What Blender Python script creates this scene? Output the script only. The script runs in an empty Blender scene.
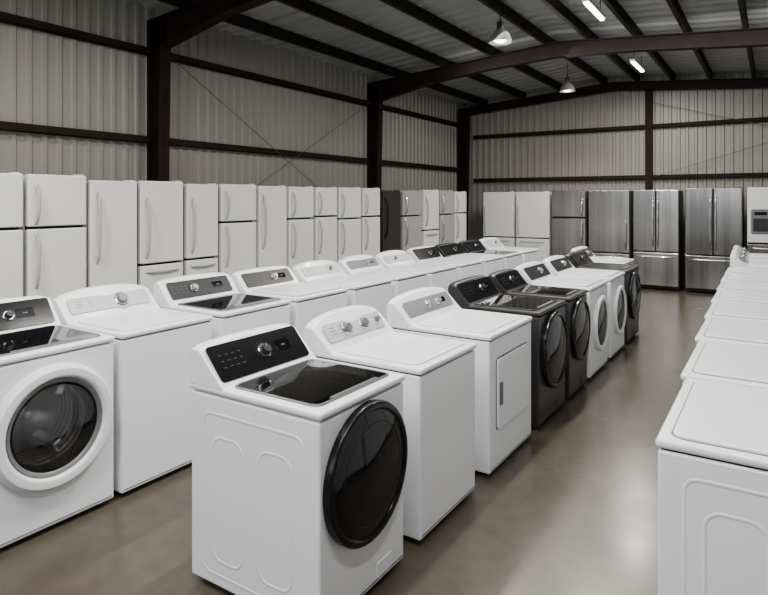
import bpy, bmesh, math, random
from mathutils import Matrix, Vector
random.seed(4)
S=bpy.context.scene
COL=S.collection
pi=math.pi
# ---------------------------------------------------------------- materials
def mat(name,col,rough=.4,metal=0,coat=0,noise=None,bump=None,emit=None,scale=(1,1,1),spec=.5,trans=0,aniso=0):
    m=bpy.data.materials.new(name); m.use_nodes=True
    nt=m.node_tree; b=nt.nodes['Principled BSDF']
    b.inputs['Base Color'].default_value=(*col,1); b.inputs['Roughness'].default_value=rough
    b.inputs['Metallic'].default_value=metal; b.inputs['Coat Weight'].default_value=coat
    b.inputs['Coat Roughness'].default_value=.08
    b.inputs['Specular IOR Level'].default_value=spec
    b.inputs['Transmission Weight'].default_value=trans
    if aniso:
        b.inputs['Anisotropic'].default_value=aniso
        tg=nt.nodes.new('ShaderNodeTangent'); tg.direction_type='RADIAL'; tg.axis='Z'
        nt.links.new(tg.outputs[0],b.inputs['Tangent'])
    if emit:
        b.inputs['Emission Color'].default_value=(*emit[0],1); b.inputs['Emission Strength'].default_value=emit[1]
    if noise or bump:
        tc=nt.nodes.new('ShaderNodeTexCoord'); mp=nt.nodes.new('ShaderNodeMapping')
        mp.inputs['Scale'].default_value=scale
        nt.links.new(tc.outputs['Object'],mp.inputs['Vector'])
    if noise:
        sc,col2,lo,hi=noise
        n=nt.nodes.new('ShaderNodeTexNoise'); n.inputs['Scale'].default_value=sc; n.inputs['Detail'].default_value=6
        nt.links.new(mp.outputs[0],n.inputs['Vector'])
        r=nt.nodes.new('ShaderNodeValToRGB'); r.color_ramp.elements[0].position=lo; r.color_ramp.elements[1].position=hi
        r.color_ramp.elements[0].color=(*col,1); r.color_ramp.elements[1].color=(*col2,1)
        nt.links.new(n.outputs['Fac'],r.inputs[0]); nt.links.new(r.outputs[0],b.inputs['Base Color'])
    if bump:
        n=nt.nodes.new('ShaderNodeTexNoise'); n.inputs['Scale'].default_value=bump[0]; n.inputs['Detail'].default_value=4
        nt.links.new(mp.outputs[0],n.inputs['Vector'])
        bp=nt.nodes.new('ShaderNodeBump'); bp.inputs['Strength'].default_value=bump[1]; bp.inputs['Distance'].default_value=.01
        nt.links.new(n.outputs['Fac'],bp.inputs['Height']); nt.links.new(bp.outputs[0],b.inputs['Normal'])
    return m
WHITE=mat('white_enamel',(.72,.74,.77),.28,coat=.25)
WHITE2=mat('white_plastic',(.69,.705,.73),.36)
FWHITE=mat('fridge_white',(.63,.635,.625),.34,bump=(180,.05))
FHAND=mat('fridge_handle_shaded',(.36,.36,.355),.25)  # white handles, darkened so their shadow edges sit in the colour
GRAPH=mat('graphite_enamel',(.026,.025,.025),.34,metal=.1,spec=.3)
GRAPH2=mat('black_chrome_ring',(.007,.007,.008),.20,spec=.2)
BLACK=mat('black_plastic',(.006,.006,.007),.16,spec=.10)
GLASS=mat('dark_glass',(.003,.003,.004),.05,spec=.2)
CLEAR=mat('smoked_door_glass',(.72,.73,.74),.02,trans=1,spec=.3)
SMOKE=mat('dark_smoked_lid_glass',(.24,.24,.25),.03,trans=1,spec=.2)
CHROME=mat('chrome',(.70,.70,.71),.14,metal=1)
SILVER=mat('silver_plastic',(.24,.24,.245),.34,metal=.4)
RINGG=mat('grey_door_ring',(.15,.152,.158),.3,metal=.2)
LGREY=mat('light_grey_panel',(.38,.385,.395),.4)
GREYP=mat('grey_panel',(.11,.11,.112),.35,metal=.3)
DGREY=mat('dark_grey_plastic',(.018,.018,.019),.38,spec=.2)
GAP=mat('seam_shadow_rubber',(.010,.010,.010),.7,spec=.2)
SEAM=mat('grey_seam',(.09,.09,.095),.6)
MARK=mat('printed_mark',(.17,.175,.185),.5)
DMARK=mat('printed_mark_dark',(.05,.05,.055),.5)
DRUM=mat('drum_steel',(.60,.60,.605),.28,metal=1)
STEEL=mat('brushed_steel',(.47,.457,.437),.24,metal=1,noise=(1.3,(.27,.262,.25),.36,.64),scale=(5,5,.15),aniso=.6)
STEELD=mat('dark_brushed_steel',(.33,.32,.307),.24,metal=1,noise=(1.3,(.17,.165,.158),.36,.64),scale=(5,5,.15),aniso=.6)
FSIDE=mat('fridge_side_grey',(.04,.04,.04),.45)
FBLACK=mat('black_fridge_enamel',(.022,.021,.020),.35,spec=.3)
FGREY=mat('grey_fridge_enamel',(.30,.297,.29),.35)
BROWN=mat('red_oxide_steel',(.010,.0058,.0044),.65,noise=(4,(.014,.0084,.0065),.3,.7),spec=.1)
BROWN2=mat('brown_purlin_steel',(.009,.006,.005),.6,noise=(3,(.013,.009,.0075),.3,.7),spec=.2)
WALLM=mat('ribbed_metal_cladding',(.195,.188,.163),.42,noise=(.5,(.225,.217,.19),.3,.7),spec=.4)
CEILM=mat('roof_deck_metal',(.21,.215,.21),.4,noise=(.6,(.27,.275,.27),.3,.7))
ROD=mat('steel_rod',(.05,.046,.04),.5)
LIT=mat('lamp_glow',(1,.95,.85),.3,emit=((1,.9,.72),14))
FLOORM=mat('polished_concrete',(.046,.0375,.0265),.26,noise=(.9,(.064,.053,.038),.3,.72),spec=.38)
nt=FLOORM.node_tree; b=nt.nodes['Principled BSDF']
tc=nt.nodes.new('ShaderNodeTexCoord')
base=b.inputs['Base Color'].links[0].from_socket
n2=nt.nodes.new('ShaderNodeTexNoise'); n2.inputs['Scale'].default_value=10; n2.inputs['Detail'].default_value=9
r2=nt.nodes.new('ShaderNodeMapRange'); r2.inputs['From Min'].default_value=.3; r2.inputs['From Max'].default_value=.7; r2.inputs['To Min'].default_value=.88; r2.inputs['To Max'].default_value=1.12
mx=nt.nodes.new('ShaderNodeMix'); mx.data_type='RGBA'; mx.blend_type='MULTIPLY'; mx.inputs['Factor'].default_value=1
nt.links.new(tc.outputs['Object'],n2.inputs['Vector']); nt.links.new(n2.outputs['Fac'],r2.inputs['Value'])
nt.links.new(base,mx.inputs['A']); nt.links.new(r2.outputs[0],mx.inputs['B']); nt.links.new(mx.outputs['Result'],b.inputs['Base Color'])
n=nt.nodes.new('ShaderNodeTexNoise'); n.inputs['Scale'].default_value=2.2; n.inputs['Detail'].default_value=7
mr=nt.nodes.new('ShaderNodeMapRange'); mr.inputs['From Min'].default_value=.3; mr.inputs['From Max'].default_value=.7; mr.inputs['To Min'].default_value=.22; mr.inputs['To Max'].default_value=.28
nt.links.new(tc.outputs['Object'],n.inputs['Vector'])
nt.links.new(n.outputs['Fac'],mr.inputs['Value']); nt.links.new(mr.outputs[0],b.inputs['Roughness'])
# ---------------------------------------------------------------- mesh helpers
def M3(ex,ey,ez,o):
    return Matrix(((ex[0],ey[0],ez[0],o[0]),(ex[1],ey[1],ez[1],o[1]),(ex[2],ey[2],ez[2],o[2]),(0,0,0,1)))
def MF(o): return M3((0,1,0),(0,0,1),(1,0,0),o)
def MS(o): return M3((1,0,0),(0,0,1),(0,-1,0),o)
def MS2(o): return M3((-1,0,0),(0,0,1),(0,1,0),o)
def T(o): return Matrix.Translation(o)
def box(x0,x1,y0,y1,z0,z1,bev=0,seg=2):
    bm=bmesh.new()
    bmesh.ops.create_cube(bm,size=1)
    for v in bm.verts:
        v.co=Vector((x0+(v.co.x+.5)*(x1-x0),y0+(v.co.y+.5)*(y1-y0),z0+(v.co.z+.5)*(z1-z0)))
    if bev: bmesh.ops.bevel(bm,geom=bm.edges[:],offset=bev,segments=seg,profile=.5,affect='EDGES')
    return bm
def loft(loops,cap0=True,cap1=True,closed=True,ring=False):
    bm=bmesh.new(); L=[[bm.verts.new(p) for p in lp] for lp in loops]; n=len(loops[0])
    pairs=list(zip(L[:-1],L[1:]))
    if ring: pairs.append((L[-1],L[0]))
    for a,c in pairs:
        for i in range(n if closed else n-1):
            j=(i+1)%n
            try: bm.faces.new((a[i],a[j],c[j],c[i]))
            except ValueError: pass
    if not ring:
        if cap0: bm.faces.new(L[0][::-1])
        if cap1: bm.faces.new(L[-1])
    bmesh.ops.recalc_face_normals(bm,faces=bm.faces[:])
    return bm
def rr(w,h,r,z,seg=5):
    r=max(.0005,min(r,w/2-.0005,h/2-.0005)); pts=[]
    for cx,cy,a0 in((w/2-r,h/2-r,0),(-w/2+r,h/2-r,pi/2),(-w/2+r,-h/2+r,pi),(w/2-r,-h/2+r,1.5*pi)):
        for i in range(seg+1):
            a=a0+i*pi/2/seg; pts.append((cx+r*math.cos(a),cy+r*math.sin(a),z))
    return pts
def plate(w,h,t,r,bev=.003,seg=5):
    lo=[rr(w,h,r,0,seg)]
    for i in range(4):
        a=i*pi/6; lo.append(rr(w-2*bev*(1-math.cos(a)),h-2*bev*(1-math.cos(a)),max(r-bev*(1-math.cos(a)),.001),t-bev+bev*math.sin(a),seg))
    return loft(lo)
def frame(w,h,r,wd,t,bev=.003,seg=5):
    lo=[rr(w,h,r,0,seg),rr(w,h,r,t-bev,seg),rr(w-2*bev,h-2*bev,r-bev,t,seg),
        rr(w-2*wd+2*bev,h-2*wd+2*bev,max(r-wd+bev,.004),t,seg),rr(w-2*wd,h-2*wd,max(r-wd,.003),t-bev,seg),rr(w-2*wd,h-2*wd,max(r-wd,.003),0,seg)]
    return loft(lo,ring=True)
def revolve(prof,seg=40,cap0=True):
    loops=[[(r*math.cos(2*pi*i/seg),r*math.sin(2*pi*i/seg),z) for i in range(seg)] for r,z in prof if r>1e-6]
    return loft(loops,cap0=cap0,cap1=True)
def ringrev(prof,seg=48):
    loops=[[(r*math.cos(2*pi*i/seg),r*math.sin(2*pi*i/seg),z) for i in range(seg)] for r,z in prof]
    return loft(loops,ring=True)
NUP=Vector((0,0,1))
def tube(pts,rad,seg=8,closed=False,flat=1):
    P=[Vector(p) for p in pts]; loops=[]; n=len(P)
    for i,p in enumerate(P):
        if closed: t=(P[(i+1)%n]-P[i-1])
        else: t=P[min(i+1,n-1)]-P[max(i-1,0)]
        t.normalize(); up=Vector((0,0,1)) if abs(t.z)<.9 else Vector((0,1,0))
        if closed: up=NUP
        a=t.cross(up).normalized(); b2=t.cross(a).normalized()
        loops.append([tuple(p+rad*(math.cos(2*pi*k/seg)*a+flat*math.sin(2*pi*k/seg)*b2)) for k in range(seg)])
    return loft(loops,ring=closed)
def fin(name,pieces,parent=None,label=None,wn=True,angle=40,base=None):
    mats=[]; bm=bmesh.new()
    if base is not None:
        bm.from_mesh(base.data); mats=list(base.data.materials); old=base
    for pc in pieces:
        b2,m=pc[0],pc[1]; X=pc[2] if len(pc)>2 else None
        if X is not None: bmesh.ops.transform(b2,matrix=X,verts=b2.verts[:])
        if m not in mats: mats.append(m)
        for f in b2.faces: f.material_index=mats.index(m); f.smooth=True
        me=bpy.data.meshes.new('t'); b2.to_mesh(me); b2.free(); bm.from_mesh(me); bpy.data.meshes.remove(me)
    if base is not None: bpy.data.objects.remove(old)
    me=bpy.data.meshes.new(name); bm.to_mesh(me); bm.free()
    for m in mats: me.materials.append(m)
    me.set_sharp_from_angle(angle=math.radians(angle))
    o=bpy.data.objects.new(name,me); COL.objects.link(o)
    if wn:
        w=o.modifiers.new('wn','WEIGHTED_NORMAL'); w.keep_sharp=True
    if parent: o.parent=parent
    if label: o['label']=label
    return o
def cut(o,bm2,X):
    c=fin('cutter',[(bm2,GAP,X)],wn=False,parent=o.parent)
    for m in list(o.modifiers): o.modifiers.remove(m)
    m=o.modifiers.new('b','BOOLEAN'); m.object=c; m.operation='DIFFERENCE'; m.solver='EXACT'
    bpy.context.view_layer.update()
    dg=bpy.context.evaluated_depsgraph_get()
    me=bpy.data.meshes.new_from_object(o.evaluated_get(dg))
    o.modifiers.clear(); o.data=me
    bpy.data.objects.remove(c)
    me.set_sharp_from_angle(angle=math.radians(40))
    w=o.modifiers.new('wn','WEIGHTED_NORMAL'); w.keep_sharp=True
def empty(name,loc,rz,label,cat,group=None):
    e=bpy.data.objects.new(name,None); e.empty_display_size=.1; COL.objects.link(e)
    e.location=loc; e.rotation_euler=(0,0,rz); e['label']=label; e['category']=cat
    if group: e['group']=group
    return e
def cyl(r,h,seg=20,bev=.002): return revolve([(r,0),(r,h-bev),(r-bev,h)],seg)

# ---------------------------------------------------------------- laundry machines
def knob(parent,M,r,mt,ringm=None):
    pc=[(revolve([(r*1.0,0),(r*1.0,.008),(r*.86,.012),(r*.8,.028),(r*.72,.031)],28),mt,M),
        (ringrev([(r*1.25,0),(r*1.25,.004),(r*1.12,.008),(r*1.0,.008),(r*1.0,0)],32),ringm or CHROME,M.copy()),
        (box(-.002,.002,r*.25,r*.7,.030,.0325),DMARK if mt not in(BLACK,DGREY) else MARK,M.copy())]
    return fin('knob',pc,parent)
def machine(kind,x0,y0,W,D,H,rz,body=WHITE,top=None,con='grey',conbody=None,lid='white',front='plain',ch=.175,curve=.1,
            knobs=((.0,.03),),label='',cat='washing machine',emboss=False,cd=.2):
    top=top or body; conbody=conbody or body
    root=empty(kind,(x0,y0,0),rz,label,cat,'washers and dryers standing in rows')
    hx=D/2; hy=W/2; tt=.035
    lx0=-hx+cd+.015; lx1=hx-.05; lw=lx1-lx0; lc=(lx0+lx1)/2; lh=W-.09
    pc=[(box(-hx+.01,hx-.008,-hy+.004,hy-.004,.03,H-tt-.006,.012,3),body)]
    ex=[]
    if front!='portwhite' and lid!='tub': ex.append((box(-hx+.02,hx-.02,-hy+.014,hy-.014,H-tt-.01,H-tt+.004),GAP))
    if emboss:
        for sgn,MM in((-1,MS),(1,MS2)):
            def outline(w,h,cx,cz,r,rad):
                pts=rr(w,h,r,0,6)
                ex.append((tube(pts,rad,12,True,.36),body,MM((cx,sgn*(hy-.0048),cz))))
            outline(D*.76,H*.78,0,H*.48,.05,.008)
            outline(D*.24,H*.60,-D*.18,H*.46,.06,.008)
            outline(D*.24,H*.60,D*.18,H*.46,.06,.008)
    tr=min(lw,lh)/2-.035
    if lid=='tub':
        bodyo=fin('body',pc,root)
        cut(bodyo,revolve([(tr,H-.5),(tr,H+.2)],64),T((lc,0,0)))
        bodyo=fin('body',ex,root,base=bodyo)
    else:
        bodyo=fin('body',pc+ex,root)
    for sx in(-1,1):
        for sy in(-1,1):
            fin('foot',[(cyl(.022,.032,14),DGREY,T((sx*(hx-.07),sy*(hy-.07),0)))],root)
    topo=fin('top_panel',[(box(-hx,hx,-hy,hy,H-tt,H,.014,4),top)],root)
    if lid=='white':
        fin('lid',[(plate(lw,lh,.014,.05,.006),top,T((lc,0,H-.001))),
                   (frame(lw+.016,lh+.016,.057,.008,.003,.001),SEAM,T((lc,0,H-.001)))],root)
    elif lid=='plain':
        fin('lid',[(plate(lw,lh,.009,.05,.006),top,T((lc,0,H-.001))),
                   (frame(lw+.008,lh+.008,.054,.004,.002,.001),SEAM,T((lc,0,H-.001)))],root)
    elif lid in('glass','tub'):
        l=fin('lid',[(frame(lw,lh,.045,.014,.009,.003),GREYP if body is WHITE else DGREY,T((lc,0,H-.001)))],root,'dark glass lid in a thin frame')
        if lid=='tub':
            cut(topo,plate(lw-.03,lh-.03,.2,.035,.001),T((lc,0,H-.1)))
            fin('glass',[(plate(lw-.026,lh-.026,.005,.036,.002),SMOKE,T((lc,0,H+.002)))],l,'dark see-through glass pane')
            fin('tub',[(ringrev([(tr-.004,H-tt-.006),(tr-.004,H-.48),(.02,H-.49),(.02,H-.48),(tr-.018,H-.47),(tr-.018,H-tt-.006)],64),DRUM,T((lc,0,0))),
                       (ringrev([(tr+.0,H-tt-.002),(tr-.01,H-tt+.004),(tr-.03,H-tt-.002),(tr-.02,H-tt-.02)],64),GREYP,T((lc,0,0))),
                       (revolve([(.10,H-.48),(.07,H-.44),(.03,H-.40),(.02,H-.38)],32),GREYP,T((lc,0,0)))],root,'steel wash tub under the glass lid')
            fin('deck_ring',[(ringrev([(tr+.001,H-tt-.0055),(tr+.001,H-tt-.001),(tr+.06,H-tt-.001),(tr+.06,H-tt-.0055)],64),DGREY,T((lc,0,0)))],root)
        else:
            fin('glass',[(plate(lw-.026,lh-.026,.007,.036,.002),GLASS,T((lc,0,H)))],l,'flat black glass pane')
        fin('lid_handle',[(plate(.020,lh*.62,.010,.009,.003),GREYP,T((lx1-.020,0,H+.002)))],l)
    loops=[]; N=16
    for i in range(N+1):
        y=-hy+W*i/N; f=1-curve*abs(2*y/W)**2.6
        e=0
        if i in(0,N): f*=.93; e=.006
        c=ch*f; z=H-.004; rb=.018
        x_=-hx+e
        loops.append([(x_,y,z),(x_,y,z+c-rb),(x_+.006,y,z+c-.006),(x_+rb,y,z+c),(x_+.055,y,z+c),(x_+.070,y,z+c-.008),
                      (x_+cd-.015,y,z+.018),(x_+cd,y,z+.008),(x_+cd+.004,y,z)])
    con_o=fin('console',[(loft(loops),conbody)],root,angle=50)
    zt=H-.004+ch*(1-curve*.35)-.008; zb=H+.014
    A=Vector((-hx+cd-.015,0,zb)); B=Vector((-hx+.070,0,zt)); mid=(A+B)/2; ey=(B-A).normalized(); nn=Vector((ey.z,0,-ey.x))
    SL=(B-A).length
    zoff=.003
    def P(u,v,dz=0):
        return M3((0,1,0),ey,nn,mid+Vector((0,u,0))+ey*v+nn*(zoff+dz))
    pm={'grey':GREYP,'silver':SILVER,'black':BLACK,'white':LGREY,'dark':DGREY}[con]
    pw=W*(.93 if con=='black' else .86); ph=SL*(.94 if con=='black' else .80)
    if curve>.15: ph*=.78
    fin('control_panel',[(plate(pw,ph,.005,.02,.002),pm,P(0,-SL*.02,-.001))],con_o,{'black':'glossy black control panel','grey':'grey control panel','silver':'silver control panel','white':'light grey control panel','dark':'dark grey control panel'}[con])
    light=con in('white',); mk=DMARK if light else MARK
    for ku,kr in knobs:
        kr*=.88
        knob(con_o,P(ku*W,-SL*.02,.004),kr,DGREY if con=='black' else GREYP if con=='white' else SILVER,CHROME)
        tk=[(ringrev([(kr*1.75,0),(kr*1.75,.0003),(kr*1.3,.0003),(kr*1.3,0)],32),pm,P(ku*W,-SL*.02,.004))]
        for i in range(11):
            a=-2.2+i*4.4/10+pi/2; rr_=kr*1.55
            tk.append((box(-.0022,.0022,-.0007,.0007,0,.0008),mk,P(ku*W+rr_*math.cos(a),-SL*.02+rr_*math.sin(a),.004)@Matrix.Rotation(a,4,'Z')))
        fin('dial_marking',tk,con_o)
    if con!='white':
        d=fin('display',[(plate(W*.15,ph*.34,.0015,.006,.0006),GLASS,P(W*.24,0,.004))],con_o,'small dark display window')
        fin('display_digits',[(box(-.002+q*.009,.002+q*.009,-.004,.004,0,.0006),MARK,P(W*.24,0,.0054)) for q in(-1,0,1)],d)
        bt=[(box(-W*.115-.02,W*.115+.02,-ph*.24,ph*.24,0,.0003),pm,P(-W*.29,0,.004))]
        for i in range(4):
            for j in(-1,0,1):
                bt.append((box(-.008,.008,-.0006,.0006,0,.0008),mk,P(W*(-.38+.06*i),j*ph*.17,.004)))
        fin('button_row',bt,con_o)
    else:
        bt=[(box(-W*.06-.03,W*.06+.03,-ph*.26,ph*.3,0,.0003),pm,P(-W*.275,0,.004))]
        for i in range(3):
            bt.append((box(-.024,.024,-.0018,.0018,0,.001),mk,P(-W*.33,ph*(.2-.18*i),.004)))
            bt.append((box(-.012,.012,-.0014,.0014,0,.001),mk,P(-W*.22,ph*(.2-.18*i),.004)))
        fin('printed_marking',bt,con_o)
    if front.startswith('port'):
        if front=='port':
            R=min(.31,W/2-.02); cz=H-.045-R
            X=MF((hx-.008,0,cz))
            d=fin('door',[(ringrev([(R,0),(R,.028),(R-.005,.036),(R-.014,.041),(R-.028,.042),(R-.036,.036),(R-.040,.030),(R-.042,.0)],64),GRAPH2,X)],root,'round black door ring')
            fin('glass',[(revolve([(R-.039,0),(R-.039,.032),(R-.062,.038),(R-.085,.043),(R-.089,.041),(R-.096,.044),(.10,.054),(.01,.056)],64),GLASS,X.copy())],d,'domed black door glass')
            fin('handle',[(box(-.008,.008,-.055,.055,.036,.048,.004,2),BLACK,X@T((-R+.020,0,0)))],d)
            fin('filter_cover',[(plate(.12,.07,.005,.008,.002),body,MF((hx-.008,W*.22,.09)))],root)
        elif front=='portring':
            R=.285; cz=H*.56
            X=MF((hx-.008,0,cz))
            d=fin('door',[(ringrev([(R,0),(R,.025),(R-.010,.040),(R-.025,.046),(R-.045,.042),(R-.055,.03),(R-.055,0)],64),WHITE2,X)],root,'round white door ring')
            fin('glass',[(revolve([(R-.052,0),(R-.052,.030),(R-.08,.038),(R-.14,.046),(.06,.05),(.01,.0505)],64),GLASS,X.copy())],d,'domed black door glass')
        else:
            R=.335; cz=H*.575; R=min(R,W/2-.02)
            X=MF((hx-.008,0,cz)); q0=.100
            cut(bodyo,revolve([(R-q0,-.55),(R-q0,.2)],64),X.copy())
            d=fin('door',[(ringrev([(R,0),(R,.018),(R-.004,.026),(R-.010,.030),(R-.014,.042),(R-.022,.050),(R-.054,.052),(R-.066,.046),(R-.076,.030),(R-.078,0)],64),WHITE2,X)],root,'round white door ring with a stepped rim')
            fin('inner_ring',[(ringrev([(R-.075,0),(R-.075,.034),(R-.081,.037),(R-.096,.030),(R-.101,.022),(R-.101,0)],64),RINGG,X.copy())],d,'grey inner door ring')
            fin('gasket',[(ringrev([(R-.099,-.01),(R-.099,.022),(R-.104,.026),(R-.112,.020),(R-.118,-.03),(R-.118,-.07),(R-.102,-.07)],64),BLACK,X.copy())],d)
            fin('glass',[(ringrev([(R-.110,.022),(R-.14,.030),(.10,.040),(.01,.042),(.01,.034),(.10,.032),(R-.14,.022),(R-.112,.014)],64),CLEAR,X.copy())],d,'clear grey door glass')
            dr=[(ringrev([(R-.102,-.07),(R-.102,-.38),(R-.112,-.37),(R-.112,-.07)],64),DRUM,X.copy()),
                (revolve([(R-.104,-.385),(R-.104,-.375),(.10,-.36),(.06,-.34),(.01,-.335)],48),DRUM,X.copy())]
            for k in range(3):
                a=k*2*pi/3+.5
                dr.append((box(-.03,.03,-.02,.05,-.35,-.10,.015,3),DRUM,X@Matrix.Rotation(a,4,'Z')@T((0,-(R-.14),0))))
            for q in range(6):
                dr.append((ringrev([(R-.1115,-.10-.045*q),(R-.1155,-.102-.045*q),(R-.1155,-.108-.045*q),(R-.1115,-.110-.045*q)],64),GREYP,X.copy()))
            fin('drum',dr,root,'stainless steel wash drum')
    elif front=='dryer':
        dw=W*.72; dh=H*.50; cz=H*.56
        X=MF((hx-.008,0,cz))
        d=fin('door',[(plate(dw,dh,.016,.03,.006),body,X),(frame(dw+.012,dh+.012,.035,.006,.004,.001),GAP,X.copy())],root,'rectangular dryer door with rounded corners')
        fin('handle',[(plate(.045,.15,.008,.012,.003),GREYP,MF((hx+.008,-dw/2+.045,cz)))],d,'recessed pull handle')
    fin('toe_panel',[(box(hx-.010,hx-.0055,-hy+.02,hy-.02,.05,.0525),GAP)],root)
    return root
CX=-1.53; CD=.80
def cmach(kind,ya,yb,**k):
    D=k.pop('D',CD); fx=k.pop('fx',CX)
    machine(kind,fx-D/2,(ya+yb)/2,yb-ya,D,k.pop('H',.925),0,**k)
K1=((.10,.034),)
cmach('washing_machine',1.88,2.545,con='black',lid='tub',front='port',knobs=((.03,.036),),emboss=True,ch=.185,curve=.08,cd=.22,H=.94,
      label='white washing machine with black round door and dark glass lid')
cmach('washing_machine',2.70,3.39,con='white',lid='plain',knobs=((-.14,.036),(.12,.036),(.32,.022)),curve=.28,ch=.195,
      label='white top-loading washer with three knobs on a white console')
cmach('clothes_dryer',3.60,4.40,con='silver',lid='plain',front='dryer',knobs=((-.02,.032),(.16,.026)),curve=.22,ch=.195,cat='clothes dryer',
      label='white clothes dryer with rectangular front door and silver console')
cmach('washing_machine',4.56,5.27,body=GRAPH,con='black',lid='glass',front='port',knobs=((.08,.032),),ch=.185,
      label='graphite grey washing machine with black round door')
cmach('washing_machine',5.39,6.0,body=GRAPH,con='black',lid='glass',front='port',knobs=((.0,.03),),ch=.175,
      label='graphite grey washing machine beside another dark washer')
cmach('washing_machine',6.10,6.86,con='dark',lid='white',front='portring',knobs=K1,curve=.14,ch=.185,
      label='white washer with grey console and round white-ringed door')
cmach('washing_machine',7.0,7.74,con='dark',lid='white',front='portring',knobs=K1,curve=.14,ch=.185,
      label='white washer with grey console and round white-ringed door')
cmach('washing_machine',7.88,8.66,body=GRAPH,con='black',lid='glass',front='port',knobs=K1,
      label='dark graphite washer at the end of the row')
cmach('washing_machine',8.80,9.5,con='dark',lid='white',front='plain',knobs=K1,D=.75,fx=-1.75,
      label='white washer with grey console behind a dark washer')
LX=-3.28; LD=.80; LH=.995
def lmach(ya,yb,**k):
    machine(k.pop('kind','washing_machine'),LX-LD/2,(ya+yb)/2,yb-ya-.03,LD,k.pop('H',LH),0,**k)
lmach(1.38,2.13,con='black',lid='glass',front='portwhite',knobs=((.1,.030),),curve=.08,cd=.2,ch=.19,label='white front-loading washer with black console and glass lid')
lmach(2.14,2.87,con='white',lid='plain',knobs=((.12,.048),),curve=.25,ch=.195,label='white top-loading washer with curved white console and one knob')
lmach(2.93,3.68,con='dark',lid='glass',knobs=((-.1,.034),),curve=.12,ch=.19,label='white washer with dark glass lid and grey console')
lmach(3.72,4.46,con='dark',lid='white',knobs=((.1,.034),),curve=.1,label='white top-loading washer with grey console')
lmach(4.52,5.22,con='white',lid='plain',knobs=((.2,.03),),curve=.25,label='white washer with low white console')
lmach(5.28,5.97,con='grey',lid='plain',knobs=((.1,.03),),curve=.25,label='white washer with low grey console')
lmach(6.02,6.72,con='white',lid='plain',knobs=((-.1,.03),),curve=.25,label='white washer with low white console')
lmach(6.78,7.48,con='black',lid='white',knobs=((.1,.03),),label='white washer with dark grey console')
lmach(7.54,8.24,con='black',lid='white',conbody=DGREY,knobs=((.1,.03),),label='white washer with dark grey console')
lmach(8.30,9.0,con='black',lid='glass',conbody=DGREY,knobs=((.1,.03),),label='white washer with dark console and glass lid')
lmach(9.06,9.76,con='white',lid='plain',knobs=((.1,.03),),label='white washer with low white console')
RY=[(2.39,3.30,-.37),(3.35,4.24,-.40),(4.29,5.10,-.43),(5.15,5.92,-.45),(5.97,6.72,-.47),(6.77,7.5,-.485),(7.55,8.28,-.50),(8.33,9.05,-.51)]
for i,(a,c,xf) in enumerate(RY):
    machine('washing_machine' if i%2==0 else 'clothes_dryer',xf+.40,(a+c)/2,c-a,.80,.925,pi,con='grey',lid='white',front='plain',knobs=K1,emboss=(i==0),
            label='white top-loading washer with plain white lid' if i%2==0 else 'white clothes dryer with plain white top',cat='washing machine' if i%2==0 else 'clothes dryer')
for a,c,xf in((9.12,9.8,-.50),(9.85,10.5,-.52),(10.55,11.2,-.54)):
    machine('washing_machine',xf+.40,(a+c)/2,c-a,.80,.95,0,con='silver',lid='plain',knobs=K1,curve=.25,ch=.14,label='white washer with grey console at the end of the row')

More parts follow.
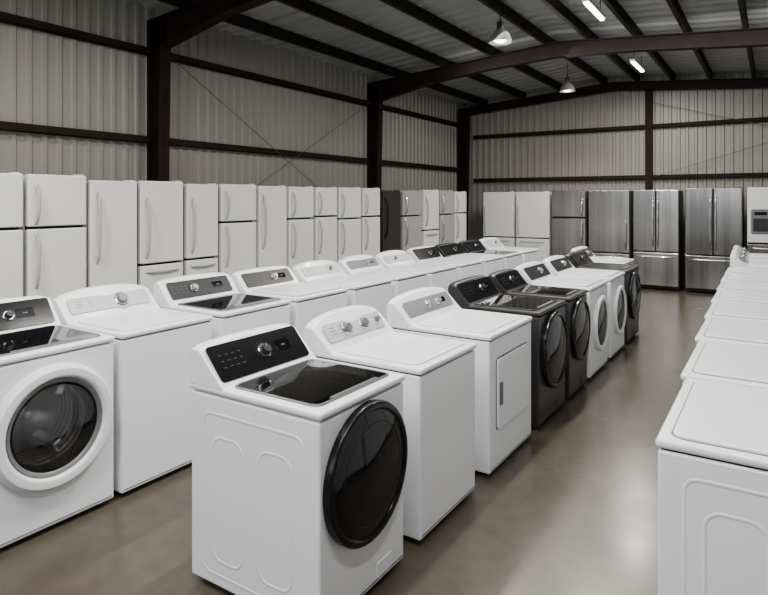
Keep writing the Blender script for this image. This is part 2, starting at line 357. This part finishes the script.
# ---------------------------------------------------------------- refrigerators
def handle(parent,x,y,z0,z1,m,r=.015,out=.06):
    pts=[]; n=16
    for i in range(n+1):
        t=i/n; o=out*(math.sin(pi*t)**.45)
        pts.append((x+o,y,z0+(z1-z0)*t))
    return fin('handle',[(tube(pts,r,10),m)],parent,wn=False,angle=70)
def hhandle(parent,x,y0,y1,z,m):
    pts=[]
    for i in range(17):
        t=i/16; o=.048*(math.sin(pi*t)**.4)
        pts.append((x+o,y0+(y1-y0)*t,z))
    return fin('handle',[(tube(pts,.012,10),m)],parent,wn=False,angle=70)
def fridge(loc,rz,W,D,H,style,m,split=1.5,hs=-1,label='',hm=None,side=None):
    root=empty('refrigerator',loc,rz,label,'refrigerator','refrigerators lined up along the walls')
    hm=hm or (FHAND if m is FWHITE else CHROME); side=side or m
    hx=D/2; hy=W/2; dt=.07
    fin('cabinet',[(box(-hx,hx-dt-.012,-hy+.003,hy-.003,.03,H-.012,.008,2),side),(box(hx-dt-.014,hx-dt+.002,-hy+.012,hy-.012,.09,H-.03),GAP)],root)
    fin('toe_grille',[(box(hx-dt-.03,hx-dt-.006,-hy+.02,hy-.02,.03,.085,.003,1),DGREY)]+[(box(hx-dt-.008,hx-dt-.003,-hy+.05,hy-.05,.04+k*.012,.045+k*.012),BLACK) for k in range(3)],root)
    for sx in(-1,1):
        for sy in(-1,1): fin('foot',[(cyl(.02,.034,12),DGREY,T((sx*(hx-.14),sy*(hy-.06),0)))],root)
    def door(y0,y1,z0,z1,name='door',mm=None):
        return fin(name,[(box(hx-dt,hx,y0+.006,y1-.006,z0,z1,.014,4),mm or m)],root)
    xs=hx-.006; g=.013
    if style=='top':
        a=door(-hy,hy,.09,split-g); c=door(-hy,hy,split+g,H,'freezer_door')
        hl=min(.36,(H-split)*.72)
        handle(a,xs,hs*(hy-.075),split-.06-.50,split-.04,hm); handle(c,xs,hs*(hy-.075),split+.04,split+.04+hl,hm)
    elif style=='single':
        a=door(-hy,hy,.09,H); handle(a,xs,hs*(hy-.075),H-.85,H-.12,hm)
    elif style=='bottom':
        a=door(-hy,hy,split+g,H); c=door(-hy,hy,.09,split-g,'freezer_drawer')
        handle(a,xs,hs*(hy-.075),split+.07,min(split+.72,H-.12),hm)
        hhandle(c,xs,-hy*.75,hy*.75,split-.08,hm)
    elif style=='french':
        a=door(-hy,0,split+g,H); b2=door(0,hy,split+g,H); c=door(-hy,hy,.09,split-g,'freezer_drawer')
        for q,s in((a,-1),(b2,1)): handle(q,xs,s*.045,split+.10,H-.15,hm,.014)
        hhandle(c,xs,-hy*.8,hy*.8,split-.09,hm)
    elif style=='side':
        a=door(-hy,.0,split+g,H); b2=door(.0,hy,split+g,H); c=door(-hy,hy,.09,split-g,'freezer_drawer',STEEL)
        for q,s in((a,-.045),(b2,.045)): handle(q,xs,s,split+.12,H-.2,hm)
        hhandle(c,xs,-hy*.8,hy*.8,split-.09,CHROME)
        fin('water_dispenser',[(plate(W*.34,.46,.010,.03,.004),GREYP,MF((hx-.004,-hy*.52,1.40))),(plate(W*.26,.24,.003,.02,.001),DGREY,MF((hx+.005,-hy*.52,1.34))),(plate(W*.22,.06,.003,.01,.001),BLACK,MF((hx+.005,-hy*.52,1.55)))],a,'grey water and ice dispenser')
    caps=[(box(hx-dt-.03,hx-.012,s*(hy-.06)-.03,s*(hy-.06)+.03,H-.014,H+.012,.005,2),side) for s in((-hs,) if style in('top','single','bottom') else(-1,1))]
    fin('hinge_cover',caps,root)
    return root
LFX=-5.75; FD=.66
LF=[(1.55,2.19,'top',1.55,2.0,'w'),(2.2,2.81,'top',1.54,2.04,'w'),(2.82,3.41,'top',1.54,2.04,'w'),(3.42,3.98,'single',0,2.0,'w'),(3.99,4.58,'bottom',1.09,2.01,'w'),
    (4.6,5.10,'bottom',1.1,1.99,'w'),(5.12,5.75,'top',1.52,2.0,'w'),(5.77,6.34,'single',0,1.99,'w'),(6.36,6.93,'top',1.53,1.99,'w'),
    (6.95,7.5,'top',1.55,1.99,'w'),(7.52,8.15,'top',1.5,2.0,'w'),(8.17,8.72,'top',1.52,2.0,'w'),(8.78,9.4,'single',0,1.97,'k'),
    (9.46,10.18,'top',1.5,1.95,'g'),(10.24,10.9,'bottom',1.2,2.0,'w'),(10.92,11.57,'top',1.5,2.0,'g'),(11.6,12.2,'top',1.52,1.98,'w')]
LM={'w':(FWHITE,None,'white'),'k':(FBLACK,BLACK,'black'),'g':(FGREY,CHROME,'grey')}
for a,c,st,sp,h,mk in LF:
    nm={'top':'with freezer door above','single':'with one tall door','bottom':'with freezer drawer below'}[st]
    m,hm,cn=LM[mk]
    fridge((LFX-FD/2,(a+c)/2,0),0,c-a-.022,FD,h,st,m,split=sp,hm=hm,label=cn+' refrigerator '+nm+' against the ribbed wall')
FY=13.0
FF=[(-5.72,-4.95,'bottom',.95,1.98,FWHITE),(-4.92,-4.15,'bottom',.95,1.98,FWHITE),(-4.11,-3.36,'top',1.42,2.0,STEEL),(-3.32,-2.48,'bottom',.7,2.0,STEEL),
    (-2.43,-1.57,'french',.76,2.0,STEEL),(-1.48,-.50,'french',.74,2.03,STEELD),(-.44,.46,'side',1.0,2.03,FWHITE),(.50,1.3,'top',1.45,2.0,FWHITE)]
for a,c,st,sp,h,m in FF:
    nm={'top':'with freezer door above','bottom':'with freezer drawer below','french':'with double doors over drawer','side':'with steel drawer and dispenser'}[st]
    cn='white' if m is FWHITE else 'stainless steel' if m is STEEL else 'dark steel'
    fridge(((a+c)/2,FY+.37,0),-pi/2,c-a-.01,.74,h,st,m,split=sp,hs=-1 if m is FWHITE else 1,side=None if m is FWHITE else FSIDE,label=cn+' refrigerator '+nm+' by end wall')

# ---------------------------------------------------------------- building
XL=-6.80; XR=4.2; YB=14.2; YF=-3.2; XM=-2.3; XRG=-3.0
def rz_(x): return 4.60-.078*abs(x-XRG)
def structure(o): o['kind']='structure'; return o
def ribprof(a,c,pitch=.165,dep=.022):
    out=[]; x=a
    while x<c-1e-4:
        for f,dd in((0,0),(.50,0),(.62,dep),(.88,dep)):
            xx=x+f*pitch
            if xx<c: out.append((xx,dd))
        x+=pitch
    out.append((c,0)); return out
def wallmesh(name,prof,fn,mt):
    bm=bmesh.new(); a=[];b2=[]
    for s,dd in prof:
        p,q=fn(s,dd); a.append(bm.verts.new(p)); b2.append(bm.verts.new(q))
    for i in range(len(a)-1): bm.faces.new((a[i],a[i+1],b2[i+1],b2[i]))
    bmesh.ops.recalc_face_normals(bm,faces=bm.faces[:])
    return structure(fin(name,[(bm,mt)],wn=False,angle=10))
wallmesh('wall_left',ribprof(YF,YB),lambda s,d:((XL+d,s,0),(XL+d,s,rz_(XL))),WALLM)
wallmesh('wall_back',ribprof(XL,XR),lambda s,d:((s,YB-d,0),(s,YB-d,rz_(s))),WALLM)
wallmesh('wall_right',ribprof(YF,YB),lambda s,d:((XR-d,s,0),(XR-d,s,rz_(XR))),WALLM)
bm=bmesh.new(); pr=ribprof(YF,YB,.30,.035); rows=[]
for s,d in pr: rows.append([bm.verts.new((x,s,rz_(x)-d)) for x in(XL,XRG,XR)])
for i in range(len(rows)-1):
    for j in range(2): bm.faces.new((rows[i][j],rows[i+1][j],rows[i+1][j+1],rows[i][j+1]))
bmesh.ops.recalc_face_normals(bm,faces=bm.faces[:])
structure(fin('ceiling',[(bm,CEILM)],wn=False,angle=8))
structure(fin('floor',[(box(XL-.1,XR+.1,YF-3,YB+.1,-.1,0),FLOORM)],wn=False))
def top(o,label,cat,group=None):
    o['label']=label; o['category']=cat
    if group: o['group']=group
    return o
xs=[-6.1,-5.1,-4.15,-3.2,-2.5,-1.8,-1.1,-.35,.5,1.5,2.5,3.5]
for x in xs:
    z=rz_(x)-.035
    top(fin('roof_purlin',[(box(x-.03,x+.03,YF,YB-.02,z-.012,z,.002,1),BROWN2),(box(x-.006,x+.006,YF,YB-.02,z-.15,z-.01),BROWN2),(box(x-.03,x+.03,YF,YB-.02,z-.162,z-.15,.002,1),BROWN2)],wn=False),
        'dark brown steel purlin running under the roof deck','roof beam','roof purlins')
def ibeam_path(pts_top,pts_bot,y,fw=.16,ft=.016,wt=.012):
    pc=[]; n=len(pts_top); lo=[]
    for i in range(n):
        t=pts_top[i]; b2=pts_bot[i]
        lo.append([(t[0],y-wt/2,t[1]),(t[0],y+wt/2,t[1]),(b2[0],y+wt/2,b2[1]),(b2[0],y-wt/2,b2[1])])
    pc.append((loft(lo),BROWN))
    for P_,s in((pts_top,-1),(pts_bot,1)):
        lo=[]
        for i in range(n):
            o=pts_top[i] if s==1 else pts_bot[i]; p=P_[i]
            d=Vector((o[0]-p[0],o[1]-p[1])).normalized()*ft
            lo.append([(p[0],y-fw/2,p[1]),(p[0],y+fw/2,p[1]),(p[0]+d.x,y+fw/2,p[1]+d.y),(p[0]+d.x,y-fw/2,p[1]+d.y)])
        pc.append((loft(lo),BROWN))
    return pc
FRY=(.3,4.88,9.85,13.9)
for y in FRY:
    for xw,s in((XL+.03,1),(XR-.03,-1)):
        zt=rz_(xw)-.20
        pc=ibeam_path([(xw,0.012),(xw,zt)],[(xw+s*.20,0.012),(xw+s*.28,zt-.0)],y)
        pc.append((box(min(xw,xw+s*.24),max(xw,xw+s*.24),y-.12,y+.12,0,.014),BROWN))
        pc.append((box(min(xw,xw+s*.28),max(xw,xw+s*.28),y-.08,y+.08,zt-.42,zt-.405),BROWN))
        top(fin('steel_column',pc,wn=False),'dark red-brown steel I-section column against the cladding','column','steel frame columns')
    tp=[];bt=[]
    end=y>13
    for x,dep in((XL+.04,.44),(XL+.5,.38),(XL+1.4,.27),(XRG-1.2,.24),(XRG,.27),(XRG+1.2,.24),(XR-1.6,.28),(XR-.5,.40),(XR-.04,.46)):
        if end: dep=.20
        zt=rz_(x)-.198
        tp.append((x,zt)); bt.append((x,zt-dep+.02))
    top(fin('roof_rafter',ibeam_path(tp,bt,y),wn=False),'dark red-brown tapered steel rafter spanning the roof','roof beam','steel frame rafters')
def girt(p0,p1,axis):
    x0,y0,z=p0; x1,y1,_=p1
    if axis=='y':
        pc=[(box(x0,x0+.10,y0,y1,z-.045,z-.037),BROWN),(box(x0,x0+.008,y0,y1,z-.045,z+.045),BROWN),(box(x0+.09,x0+.10,y0,y1,z-.045,z+.045),BROWN)]
    else:
        pc=[(box(x0,x1,y0-.10,y0,z-.045,z-.037),BROWN),(box(x0,x1,y0-.008,y0,z-.045,z+.045),BROWN),(box(x0,x1,y0-.10,y0-.09,z-.045,z+.045),BROWN)]
    top(fin('wall_girt',pc,wn=False),'dark brown horizontal steel girt fixed to the wall','wall beam','wall girts')
ys=[YF]+list(FRY)
for z in(2.57,3.70):
    for a,c in zip(ys[:-1],ys[1:]): girt((XL+.02,a+.09,z),(XL+.02,c-.09,z),'y')
for z in(2.30,3.40):
    for a,c in((XL+.35,XM-.08),(XM+.08,XR-.35)): girt((a,YB-.02,z),(c,YB-.02,z),'x')
zt=rz_(XM)-.36
top(fin('end_wall_post',[(box(XM-.07,XM+.07,YB-.16,YB-.148,0,zt),BROWN),(box(XM-.006,XM+.006,YB-.15,YB-.03,0,zt),BROWN),(box(XM-.07,XM+.07,YB-.034,YB-.02,0,zt),BROWN)],wn=False),
    'dark brown steel post in the middle of the end wall','column')
def rod(p,q):
    top(fin('brace_rod',[(tube([p,q],.006,8),ROD)],wn=False),'thin steel cross-bracing rod','brace','cross-bracing rods')
rod((XL+.14,4.98,1.1),(XL+.14,9.75,3.72)); rod((XL+.16,4.98,3.72),(XL+.16,9.75,1.1))
rod((XM+.1,YB-.14,2.3),(XR-1.2,YB-.14,3.9)); rod((XM+.1,YB-.165,3.9),(XR-1.2,YB-.165,2.3))
# ---------------------------------------------------------------- lamps
def pendant(x,y,z):
    root=empty('pendant_lamp',(x,y,z),0,'metal bell-shaped pendant lamp hanging from the roof','lamp','bell pendant lamps')
    fin('lamp_shade',[(ringrev([(.155,0),(.15,.03),(.115,.11),(.06,.17),(.03,.185),(.028,.18),(.055,.163),(.108,.105),(.142,.03),(.147,0)],36),SILVER)],root)
    fin('socket_housing',[(revolve([(.04,.17),(.045,.2),(.045,.27),(.02,.29)],20),GRAPH)],root)
    fin('bulb',[(revolve([(.03,.16),(.06,.10),(.085,.05),(.08,.02),(.05,.002),(.01,-.003)],24),LIT)],root)
    fin('cord',[(tube([(0,0,.28),(0,0,rz_(x)-z-.03)],.008,8),DGREY)],root)
    l=bpy.data.lights.new('bulb_light','SPOT'); l.energy=110; l.color=(1,.92,.8); l.shadow_soft_size=.1; l.spot_size=math.radians(130); l.spot_blend=.4
    o=bpy.data.objects.new('bulb_light',l); COL.objects.link(o); o.parent=root; o.location=(0,0,-.12)
pendant(-3.07,7.55,3.90); pendant(-3.48,12.05,3.97); pendant(-3.0,2.6,3.95)
def strip(x,y,z,e=150,L=1.2):
    root=empty('strip_light',(x,y,z),0,'white fluorescent strip light mounted below the roof','lamp','fluorescent strip lights')
    fin('housing',[(box(-.045,.045,-L/2,L/2,.0,.04,.008,2),WHITE2)],root)
    fin('tube',[(box(-.03,.03,-L/2+.03,L/2-.03,-.025,.002,.010,3),LIT)],root)
    hz=rz_(x)-z
    for s in(-1,1): fin('hanger',[(tube([(0,s*L*.35,.035),(0,s*L*.35,hz-.03)],.006,6),DGREY)],root)
    l=bpy.data.lights.new('strip_emitter','AREA'); l.shape='RECTANGLE'; l.size=.08; l.size_y=L; l.energy=e; l.color=(1,.96,.9)
    o=bpy.data.objects.new('strip_emitter',l); COL.objects.link(o); o.parent=root; o.location=(0,0,-.035)
strip(-1.95,7.96,4.24,L=.9); strip(-2.1,11.7,4.24,L=1.0); strip(-1.95,4.1,4.24); strip(-1.95,0,4.24); strip(-4.7,1.2,4.15); strip(-.2,1.2,4.1,e=90)  # first two hang in view; the other four are unseen, added for light
def area(loc,rot,sx,sy,e,col):
    l=bpy.data.lights.new('added_fill','AREA'); l.shape='RECTANGLE'; l.size=sx; l.size_y=sy; l.energy=e; l.color=col  # unseen fill light, added for brightness
    o=bpy.data.objects.new('added_fill',l); COL.objects.link(o); o.location=loc; o.rotation_euler=rot
area((-1.6,-3.0,2.9),(math.radians(74),0,math.radians(8)),5.5,2.0,150,(.90,.945,1))  # softbox added behind the camera
area((-1.7,4.0,4.05),(0,0,0),1.4,9,150,(1,.985,.96))  # overhead fill added below the roof, no fixture there
area((-3.0,7.5,4.0),(0,math.radians(-48),0),.8,9,85,(1,.985,.96))  # fill added to brighten the left-wall fridges
area((-2.2,9.2,4.0),(math.radians(50),0,0),5,.6,75,(1,.985,.96))  # fill added, aimed at the end wall
w=bpy.data.worlds.new('World'); S.world=w; w.use_nodes=True
w.node_tree.nodes['Background'].inputs[0].default_value=(.85,.92,1,1); w.node_tree.nodes['Background'].inputs[1].default_value=.12
# ---------------------------------------------------------------- camera
c=bpy.data.cameras.new('camera'); co=bpy.data.objects.new('camera',c); COL.objects.link(co)
c.sensor_width=36; c.lens=600/768*36; c.shift_y=-97.5/768; c.clip_start=.05
co.location=(0,0,1.8); co.rotation_euler=(pi/2,0,math.atan(391/600))
S.camera=co
